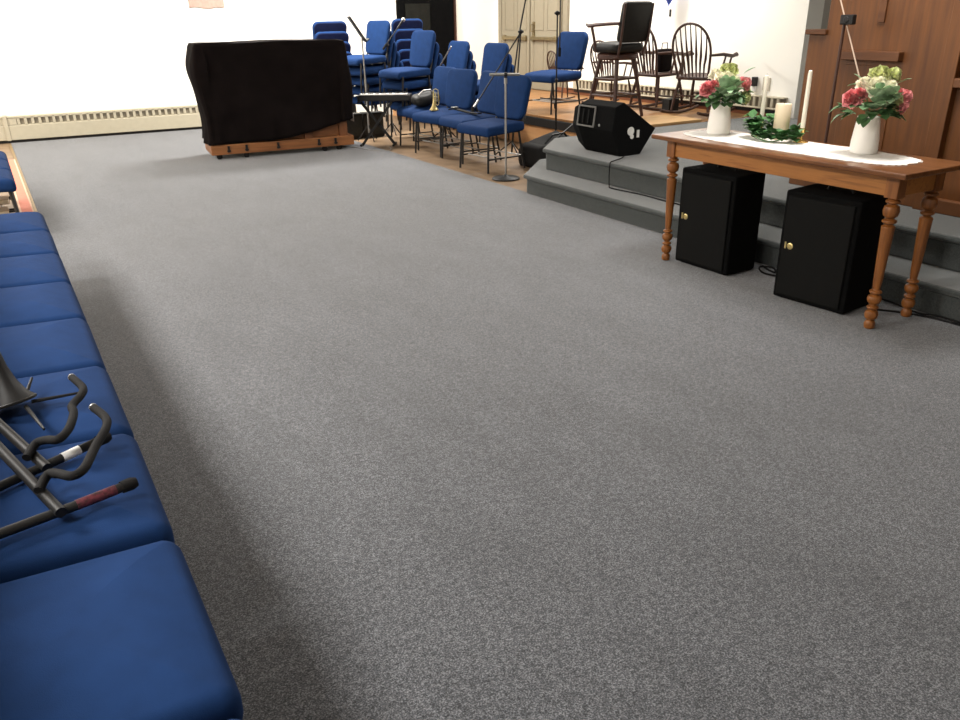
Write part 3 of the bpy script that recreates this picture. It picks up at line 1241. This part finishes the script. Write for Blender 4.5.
# music stand
mu = thing('music_stand', 'music stand with a tilted black desk on a chrome pole behind the keyboard', 'music stand', (4.17, 9.74, 0))
for k in range(3):
    a = .5 + 2 * PI * k / 3
    b = MB()
    b.tube([(0, 0, .2), (.15 * math.cos(a), .15 * math.sin(a), .008)], .007, 6)
    b.build('leg', M['black_metal'], mu)
b = MB()
b.tube([(0, 0, .1), (0, 0, .75)], .013, 8)
b.tube([(0, 0, .7), (-.01, 0, 1.27)], .010, 8)
b.build('pole', M['chrome'], mu)
b = MB()
Rm = Matrix.Rotation(-.33, 3, 'Z') @ Matrix.Rotation(math.radians(-33), 3, 'Y')
dc = Vector((-.01, 0, 1.28)) + Rm @ Vector((-.012, 0, .075))
b.box(dc, (.02, .40, .34), mat=Rm)
b.box(dc + Rm @ Vector((.025, 0, -.165)), (.05, .40, .012), mat=Rm)
b.build('desk', M['black_plastic'], mu, smooth=False, bevel=.003)

# keyboard on an X stand
kb = thing('keyboard_piano', 'black electronic keyboard piano with white keys at the end of the facing row', 'keyboard', (4.20, 9.25, .535), -.60)
b = MB()
b.box((0, 0, .035), (.64, .25, .07))
b.build('body', M['black_plastic'], kb, smooth=False, bevel=.01)
b = MB()
for i in range(24):
    b.box((-.27 + i * .0235, -.06, .076), (.0215, .13, .012))
b.build('white_keys', M['white'], kb, smooth=False)
b = MB()
for i in range(23):
    if i % 7 in (2, 6):
        continue
    b.box((-.258 + i * .0235, -.035, .087), (.012, .08, .012))
b.build('black_keys', M['black_plastic'], kb, smooth=False)
xs = thing('keyboard_stand', 'black folding cross stand holding up the electronic keyboard', 'stand', (4.10, 9.30, 0), -.60)
for s in (-1, 1):
    b = MB()
    b.box((0, -s * .045, .262), (.030, .025, .64), mat=Matrix.Rotation(s * .66, 3, 'Y'))
    b.build('leg', M['black_metal'], xs, smooth=False)
    b = MB()
    b.tube([(s * .20, -.12, .523), (s * .20, .12, .523)], .011, 8)
    b.build('top_bar', M['black_metal'], xs)
    b = MB()
    b.tube([(s * .20, -.12, .015), (s * .20, .12, .015)], .014, 8)
    b.build('foot_bar', M['black_metal'], xs)

for x, lb in ((4.05, 'dark crate under the music stand nearest the draped cabinet'), (4.355, 'dark crate on the floor behind the keyboard stand')):
    t = thing('storage_crate', lb, 'crate', (x, 10.06, 0))
    b = MB()
    b.box((0, 0, .16), (.29, .12, .32))
    b.build('body', M['crate'], t, smooth=False, bevel=.008)
    b = MB()
    b.box((0, -.062, .30), (.295, .01, .03))
    b.build('rim', M['black_plastic'], t, smooth=False)
    b = MB()
    b.box((0, -.062, .03), (.295, .01, .03))
    b.build('rim', M['black_plastic'], t, smooth=False)

# trumpet standing on its bell
tr = thing('trumpet', 'pale gold trumpet standing on its bell on a blue seat', 'trumpet', (4.37, 8.30, .488))
tr.scale = (.85, .85, .82)
b = MB()
b.lathe([(.062, 0), (.060, .006), (.045, .025), (.028, .055), (.016, .10), (.010, .16), (.008, .24)], (0, 0, 0), 22)
b.build('bell', M['gold'], tr)
b = MB()
b.tube([(0, 0, .22), (.0, 0, .26), (.02, -.02, .28), (.045, -.045, .26), (.05, -.05, .16), (.05, -.05, .08), (.035, -.035, .06), (.02, -.02, .08), (.018, -.02, .22)], .006, 8)
b.build('tubing', M['gold'], tr)
for k in range(3):
    b = MB()
    b.tube([(.03, -.055, .12 + k * .025), (.03, .035, .12 + k * .025)], .009, 8)
    b.build('valve', M['silver'], tr)

# dark instrument bag on the next seat
bg = thing('instrument_bag', 'dark brown instrument bag lying on the seat beyond the trumpet', 'bag', (4.52, 8.79, .503))
b = MB()
b.pillow(.34, .22, .08, .12, .05, .02, T=lambda p: Vector((p.x, p.y, p.z + .062 + .015 * math.sin(9 * p.x) + .012 * math.sin(14 * p.y))))
b.build('bag_body', M['leather'], bg)
b = MB()
b.tube([(-.12, -.05, .11), (-.06, -.06, .16), (.04, -.05, .165), (.11, -.03, .11)], .010, 8)
b.build('strap', M['silver'], bg)
# black strap and a silver clip on the second seat
sp = thing('guitar_strap', 'black strap with silver buckle trailing over the second blue seat', 'strap', (4.47, 7.75, .492))
b = MB()
vs, fs = [], []
pth = [(-.06, .24, .03), (-.05, .16, .045), (-.02, .06, .03), (.02, -.05, .015), (.04, -.16, .012), (.03, -.24, .02)]
for i, p in enumerate(pth):
    for s in (-1, 1):
        for h in (0, .012):
            vs.append((p[0] + s * .026, p[1], p[2] + h - .012))
for i in range(len(pth) - 1):
    q = i * 4
    fs += [(q, q + 4, q + 5, q + 1), (q + 2, q + 3, q + 7, q + 6), (q + 1, q + 5, q + 7, q + 3), (q, q + 2, q + 6, q + 4)]
fs += [(0, 1, 3, 2), tuple(reversed((20, 21, 23, 22)))]
b.add(vs, fs)
b.build('webbing', M['black_foam'], sp, smooth=False)
b = MB()
b.box((-.05, .16, .052), (.07, .05, .012))
b.build('buckle', M['chrome'], sp, smooth=False, bevel=.004)

# soft black gear bag between the last chair and the steps
gb = thing('gear_bag', 'black soft gear bag heaped between the facing row and the steps', 'bag', (5.01, 6.87, 0))
b = MB()
b.pillow(.62, .58, .14, .26, .09, .05, T=lambda p: Vector((p.x, p.y, p.z + .125 + .025 * math.sin(11 * p.x + 3 * p.y) + .02 * math.sin(17 * p.y))))
b.build('bag_body', M['black_foam'], gb)
b = MB()
b.tube([(-.18, -.1, .25), (-.10, -.12, .33), (.06, -.10, .34), (.16, -.06, .26)], .011, 8)
b.build('carry_strap', M['black_plastic'], gb)
b = MB()
b.sphere((.17, -.13, .25), .03)
b.build('buckle', M['chrome'], gb)
b = MB()
b.tube([(-.1, -.12, .26), (.2, -.05, .40), (.46, .08, .50)], .009, 8)
b.build('stand_leg', M['black_metal'], gb)

# ------------------------------------------------------------------ bar stool
st = thing('bar_stool', 'tall bar stool with black leather back and curved wooden arms on the stage', 'bar stool', (6.28, 7.42, .362), 1.66)
b = MB()
b.pillow(.45, .46, .10, .10, .04, .02, T=lambda p: Vector((p.x, p.y, .745 + p.z)))
b.build('seat', M['leather'], st)
b = MB()
b.pillow(.44, .42, .05, .065, .025, .01, T=chair_T(-.245, 1.01, .18))
b.build('backrest', M['leather'], st)
b = MB()
b.lathe([(.21, .62), (.225, .635), (.225, .675), (.20, .69)], (0, 0, 0), 28)
b.build('swivel_ring', M['stool_wood'], st)
for sx in (1, -1):
    for sy in (1, -1):
        b = MB()
        b.tube([(.13 * sx, .13 * sy, .64), (.18 * sx, .18 * sy, .32), (.225 * sx, .225 * sy, 0)], [.024, .021, .018], 10)
        b.build('leg', M['stool_wood'], st)
for z, q in ((.24, .193), (.42, .168)):
    for k in range(4):
        a = [(q, q), (-q, q), (-q, -q), (q, -q), (q, q)]
        b = MB()
        b.tube([(*a[k], z), (*a[k + 1], z)], .012, 8)
        b.build('stretcher', M['stool_wood'], st)
for sy in (1, -1):
    b = MB()
    b.tube([(-.24, .225 * sy, 1.0), (-.1, .25 * sy, .995), (.10, .255 * sy, .985), (.22, .25 * sy, .975), (.26, .245 * sy, .99)], [.016, .018, .02, .02, .014], 8)
    b.tube([(.17, .25 * sy, .975), (.14, .24 * sy, .86), (.12, .215 * sy, .70)], [.017, .015, .018], 8)
    b.build('arm', M['stool_wood'], st)
for sy in (1, -1):
    b = MB()
    b.tube([(-.20, .19 * sy, .66), (-.26, .21 * sy, .85), (-.30, .215 * sy, 1.2)], .014, 8)
    b.build('back_post', M['stool_wood'], st)

# ------------------------------------------------------------------ rocking chairs
def make_rocker(label, loc, rz, group=None):
    t = thing('rocking_chair', label, 'rocking chair', loc, rz, group)
    b = MB()
    b.pillow(.46, .50, .12, .035, .015, -.008, T=lambda p: Vector((p.x, p.y, .42 + p.z + .04 * p.x)))
    b.build('seat', M['rocker'], t)
    bx = -.20
    def bp(y, z):   # point on the raked back plane
        return (bx - (z - .42) * .26, y, z)
    bow = []
    for k in range(25):
        a = PI * k / 24
        yy = .235 * math.cos(a) * (1.0 + .12 * math.sin(a))
        if k in (0, 24):
            yy = .19 * (1 if k == 0 else -1)
        zz = .42 + .20 + (.365) * math.sin(a) ** .8 if 0 < k < 24 else .42
        bow.append(bp(yy, zz))
    b = MB()
    b.tube(bow, .014, 8)
    b.build('back_bow', M['rocker'], t)
    for i in range(7):
        y = -.165 + i * .055
        yt = y * 1.16
        zt = .42 + .20 + (.365) * math.sin(math.acos(max(-1, min(1, yt / .25)))) ** .8 - .01
        b = MB()
        mid = bp((y * .9 + yt) / 2, .42 + (zt - .42) * .45)
        b.tube([bp(y * .82, .43), bp(y * .92, .43 + (zt - .43) * .3), mid, bp(yt * .98, .43 + (zt - .43) * .75), bp(yt, zt)], [.007, .012, .014, .008, .006], 8)
        b.build('spindle', M['rocker'], t)
    for s in (1, -1):
        b = MB()
        b.tube([bp(.225 * s, .66), (-.05, .27 * s, .665), (.14, .285 * s, .64), (.22, .285 * s, .655), (.255, .28 * s, .645)], [.013, .018, .020, .024, .016], 8)
        b.build('arm', M['rocker'], t)
        for x in (.14, .0):
            b = MB()
            b.tube([(x, .275 * s, .645), (x - .02, .235 * s, .42)], [.011, .013], 8)
            b.build('arm_post', M['rocker'], t)
        for x in (.17, -.17):
            b = MB()
            b.tube([(x * .9, .18 * s, .42), (x * 1.12, .215 * s, .22), (x * 1.25, .235 * s, .055)], [.014, .019, .013], 8)
            b.build('leg', M['rocker'], t)
        run = []
        for k in range(13):
            x = -.44 + k * .07
            run.append((x, .24 * s, .018 + .16 * (x - .02) ** 2 * 1.6))
        b = MB()
        b.tube(run, .017, 8)
        b.build('rocker_runner', M['rocker'], t)
    for sx_, sy_, sz_ in ((.19, .215, .22), (.20, .22, .14), (-.19, .215, .22)):
        b = MB()
        b.tube([(sx_, -sy_, sz_), (sx_, sy_, sz_)], .010, 8)
        b.build('stretcher', M['rocker'], t)
    return t


r1 = make_rocker('bow back rocking chair standing alone behind the table flowers', (7.11, 6.90, .362), .26)
r2 = copy_thing(r1, (7.12, 7.63, .362), .0, 'rocking chair holding the black tote bag, partly behind the bar stool')
r3 = copy_thing(r1, (6.98, 8.30, .362), .10, 'rocking chair mostly hidden behind the bar stool')
r4 = copy_thing(r1, (6.85, 9.15, .362), -.1, 'small rocking chair behind the single blue chair on the stage')
r4.scale = (.66, .66, .66)
r3.scale = (.8, .8, .8)
tb = thing('tote_bag', 'black tote bag standing on the seat of a rocking chair', 'bag', (7.15, 7.58, .797), .2)
b = MB()
b.pillow(.24, .26, .03, .10, .03, .01, T=lambda p: Vector((p.x, p.z, p.y + .135)))
b.build('bag_body', M['black_cloth'], tb)
b = MB()
b.tube([(-.06, 0, .25), (-.05, 0, .33), (.05, 0, .33), (.06, 0, .25)], .006, 6)
b.build('carry_strap', M['black_foam'], tb)
bx_ = MB()
bx_.box((0, 0, .08), (.16, .12, .16))
tag(bx_.build('small_box', M['leather'], loc=(7.02, 7.275, .362), smooth=False, bevel=.006), 'small dark box on the stage floor behind a rocking chair', 'box')

# plywood sheet
b = MB()
b.box((0, 0, .0125), (1.0, .57, .025))
tag(b.build('plywood_sheet', M['plywood'], loc=(6.19, 6.715, .361), smooth=False, bevel=.003), 'tan plywood sheet lying at the edge of the wooden stage', 'board')

# ------------------------------------------------------------------ wall bits
op = thing('wall_outlet', 'cream outlet plate low on the stage wall with a black plug', 'outlet', (7.65, 6.42, .70))
b = MB()
b.box((-.006, 0, 0), (.012, .10, .14))
b.build('plate', M['baseplate'], op, smooth=False, bevel=.003)
b = MB()
b.box((-.03, .15, .02), (.05, .055, .10))
b.build('plug', M['black_plastic'], op, smooth=False, bevel=.006)
b = MB()
b.box((-.02, .15, -.06), (.035, .05, .06))
b.build('plug_body', M['white'], op, smooth=False, bevel=.006)

bl = thing('balloon', 'blue balloon floating against the white stage wall', 'balloon', (7.42, 7.85, 1.545))
b = MB()
b.lathe([(.006, 0), (.012, .008), (.05, .07), (.10, .15), (.13, .24), (.125, .32), (.09, .39), (.04, .425), (.004, .43)], (0, 0, 0), 24)
b.build('balloon_skin', M['balloon'], bl)
b = MB()
b.lathe([(.014, -.016), (.005, -.004), (.006, .004)], (0, 0, 0), 12)
b.build('knot', M['balloon'], bl)
b = MB()
b.tube([(0, 0, -.012), (.006, .004, -.08), (-.004, -.008, -.2), (.01, .01, -.35), (.0, 0, -.6), (.02, 0, -1.16)], .0012, 5)
b.build('ribbon', M['white'], bl)
b = MB()
b.box((-.008, 0, 0), (.016, .026, .085))
tag(b.build('wall_hook', M['black_plastic'], loc=(7.65, 8.05, 1.455), smooth=False, bevel=.004), 'small black strip hook on the wall just under the balloon', 'hook')

b = MB()
vs, fs = [], []
for k in range(21):
    u = k / 20
    for z in (1.625 + .012 * math.sin(9 * u) * (1 if u < .8 else .3), 2.2):
        for yy in (-.002, .002):
            vs.append((-.24 + .48 * u, yy, z))
for k in range(20):
    q = k * 4
    fs += [(q, q + 4, q + 6, q + 2), (q + 1, q + 3, q + 7, q + 5), (q, q + 1, q + 5, q + 4), (q + 2, q + 6, q + 7, q + 3)]
b.add(vs, fs)
tag(b.build('paper_banner', M['parchment'], loc=(3.0, wall_back_y(3.0) - .012, 0), rz=-.06), 'pale paper banner hanging high on the back wall over the draped cabinet', 'banner')

# ------------------------------------------------------------------ floor strip, tan books
fs_ = thing('floor_strip', 'salmon floor strip with pale edges between carpet and blue chairs', 'floor strip', (.108, 9.25, -.004))
b = MB()
b.box((0, 0, .006), (.080, 3.3, .012))
b.build('strip', M['salmon'], fs_, smooth=False)
for s in (-1, 1):
    b = MB()
    b.box((s * .047, 0, .006), (.014, 3.3, .014))
    b.build('edge', M['salmon_edge'], fs_, smooth=False)
for i, (x, y, z, rz, lb) in enumerate(((-.15, 6.98, .1385, .05, 'tan book lying in the rack nearest the gap in the seat row'),
                                       (-.13, 7.46, .1385, -.06, 'tan book in the rack beyond, beside the salmon floor strip'))):
    t = thing('book', lb, 'book', (x, y, z), rz)
    b = MB()
    b.box((0, 0, .002), (.26, .17, .004))
    b.box((0, 0, .037), (.26, .17, .004))
    b.box((-.128, 0, .0195), (.004, .17, .039))
    b.build('cover', M['book_tan'], t, smooth=False)
    b = MB()
    b.box((.0, 0, .0195), (.25, .16, .031))
    b.build('pages', M['pages'], t, smooth=False)

# ------------------------------------------------------------------ guitar stand lying on the seats
gs = thing('guitar_stand', 'black tubular guitar stand lying across the near blue seats', 'guitar stand', (-.06, 1.85, .484))
O = Vector((-.06, 1.85, .484))
def rel(l):
    return [tuple(Vector(p) - O) for p in l]
bot = rel([(-.30, 1.64, .500), (-.168, 1.681, .500), (-.027, 1.709, .500), (.097, 1.739, .500)])
mid = rel([(-.30, 1.82, .502), (-.162, 1.886, .502), (-.030, 1.949, .502), (.076, 2.002, .502)])
for ln, lab in ((bot, 'red_label'), (mid, 'white_label')):
    b = MB()
    b.tube(ln, .0115, 10)
    leg = b.build('foot_bar', M['black_metal'], gs)
    p, q = Vector(ln[2]), Vector(ln[3])
    b = MB()
    b.tube([tuple(p.lerp(q, .82)), tuple(q), tuple(q + (q - p).normalized() * .012)], [.0145, .0155, .011], 10)
    b.build('rubber_end', M['black_foam'], leg)
    b = MB()
    b.tube([tuple(p.lerp(q, .02 if lab == 'white_label' else .05)), tuple(p.lerp(q, .40 if lab == 'white_label' else .72))], .0122, 10)
    b.build(lab, M['white' if lab == 'white_label' else 'red_print'], leg)
for ln in (rel([(-.24, 2.42, .60), (-.149, 2.146, .545), (-.062, 1.905, .508)]), rel([(-.26, 2.38, .60), (-.153, 2.022, .535), (-.052, 1.683, .508)])):
    b = MB()
    b.tube(ln, .0125, 10)
    b.build('leg', M['black_metal'], gs)
a1 = rel([(-.099, 1.94, .53), (-.074, 1.984, .54), (-.049, 1.968, .55), (-.025, 1.935, .56), (.002, 1.981, .56), (.021, 2.064, .56), (.022, 2.114, .56), (.050, 2.171, .56), (.059, 2.221, .56), (.041, 2.31, .56)])
a2 = rel([(-.085, 1.765, .53), (-.061, 1.81, .54), (-.039, 1.78, .55), (-.015, 1.735, .56), (.012, 1.756, .56), (.045, 1.847, .56), (.079, 1.931, .56), (.087, 1.992, .56), (.068, 2.074, .56)])


def smooth_path(p, n=5):
    P = [Vector(q) for q in p]
    out = []
    for i in range(len(P) - 1):
        p0, p1, p2, p3 = P[max(i - 1, 0)], P[i], P[i + 1], P[min(i + 2, len(P) - 1)]
        for k in range(n):
            t = k / n
            out.append(.5 * ((2 * p1) + (p2 - p0) * t + (2 * p0 - 5 * p1 + 4 * p2 - p3) * t * t + (3 * p1 - p0 - 3 * p2 + p3) * t ** 3))
    out.append(P[-1])
    return out


for ln in (a1, a2):
    sm = smooth_path(ln)
    b = MB()
    b.tube(sm, .0105, 10)
    arm = b.build('cradle_arm', M['black_foam'], gs)
    b = MB()
    b.sphere(tuple(sm[-1]), .0106)
    b.build('arm_tip', M['silver'], arm)

# cone shaped instrument stand
ic = thing('instrument_stand', 'black cone shaped instrument stand with peg feet on a near blue seat', 'instrument stand', (-.115, 2.335, .500))
b = MB()
ax = Vector((-.12, .30, 1)).normalized()
Rc = Vector((0, 0, 1)).rotation_difference(ax).to_matrix()
b.lathe([(.062, 0), (.060, .006), (.045, .024), (.030, .06), (.022, .10), (.018, .16), (.015, .32)], (0, 0, .012), 24, Rc)
b.build('cone', M['black_plastic'], ic)
b = MB()
b.lathe([(.059, -.002), (.063, 0), (.063, .005), (.060, .007)], (0, 0, .012), 24, Rc)
b.build('rim', M['black_metal'], ic)
for p, q in (((.045, -.02, .012), (.172, -.022, .008)), ((.03, -.045, .012), (.062, -.21, .008)), ((.035, .04, .012), (.058, .11, .03)), ((-.05, -.02, .012), (-.16, -.06, .008))):
    b = MB()
    b.tube([p, q], [.006, .0035], 8)
    b.build('peg_foot', M['black_metal'], ic)

# ------------------------------------------------------------------ cables
def cable(name, label, pts, r=.005, mat='black_foam'):
    b = MB()
    b.tube(smooth_path(pts, 6), r, 6)
    return tag(b.build(name, M[mat]), label, 'cable')


cable('cable', 'black cable running along the foot of the steps past the table leg',
      [(3.90, 2.60, .008), (3.93, 2.45, .008), (3.80, 2.33, .008), (3.87, 2.20, .008), (3.92, 2.08, .008), (3.94, 1.92, .008), (3.93, 1.70, .008)], .006)
cable('cable', 'second black cable looping by the table leg with a grey plug',
      [(3.93, 2.72, .021), (3.94, 2.6, .021), (3.935, 2.48, .021), (3.94, 2.3, .021), (3.90, 2.13, .021), (3.945, 2.03, .021), (3.925, 1.8, .021)], .005)
cable('cable', 'black cable coiled on the carpet between the two loudspeakers',
      [(3.93, 3.16, .012), (3.90, 3.10, .010), (3.88, 3.02, .010), (3.93, 3.08, .018), (3.86, 3.12, .026), (3.80, 3.04, .018), (3.86, 2.92, .010), (3.92, 2.85, .010)], .006)
cable('cable', 'black cable hanging from the wedge monitor down the carpeted steps',
      [(4.47, 5.13, .368), (4.36, 5.06, .368), (4.25, 5.0, .372), (4.205, 4.99, .35), (4.20, 4.98, .19), (4.17, 4.90, .177), (4.20, 4.60, .177), (4.19, 4.3, .177), (4.19, 3.6, .177)], .005)
cable('cable', 'grey cable curving over the carpet from the draped cabinet to the keyboard',
      [(3.70, 9.50, .008), (3.79, 9.2, .008), (3.84, 8.95, .008), (3.98, 8.80, .008), (4.07, 8.88, .008), (4.12, 9.02, .004)], .005, 'silver')

# ------------------------------------------------------------------ light
def area(loc, e, sx=1.2, sy=.6, col=(1, .955, .88), rot=(0, 0, 0)):
    l = bpy.data.lights.new('ceiling_or_fill_lamp', 'AREA')
    l.shape = 'RECTANGLE'
    l.size, l.size_y = sx, sy
    l.energy = e
    l.color = col
    o = bpy.data.objects.new('ceiling_or_fill_lamp', l)
    COL.objects.link(o)
    o.location = loc
    o.rotation_euler = rot
    return o


for x, y, e in ((-1.9, .8, 122), (-1.9, 3.2, 190), (-1.9, 5.6, 160), (-1.9, 8.0, 110), (-1.2, 11.0, 165),
                (3.5, 10.5, 255), (5.9, 10.6, 115), (6.6, 7.8, 115), (3.8, 2.9, 90), (5.8, 1.2, 30)):  # the lamp above the table is added fill, brightening the lace and vases
    area((x, y, 3.05), e, col=(1, .965, .915))

w = bpy.data.worlds.new('world')
w.use_nodes = True
w.node_tree.nodes['Background'].inputs['Color'].default_value = (1, .97, .92, 1)
w.node_tree.nodes['Background'].inputs['Strength'].default_value = 0.3
SC.world = w

SC.view_settings.view_transform = 'Standard'
SC.view_settings.look = 'None'
SC.view_settings.exposure = 0.0
SC.view_settings.gamma = 1.0
SC.view_settings.use_curve_mapping = False
SC.cycles.use_denoising = True
SC.cycles.max_bounces = 6
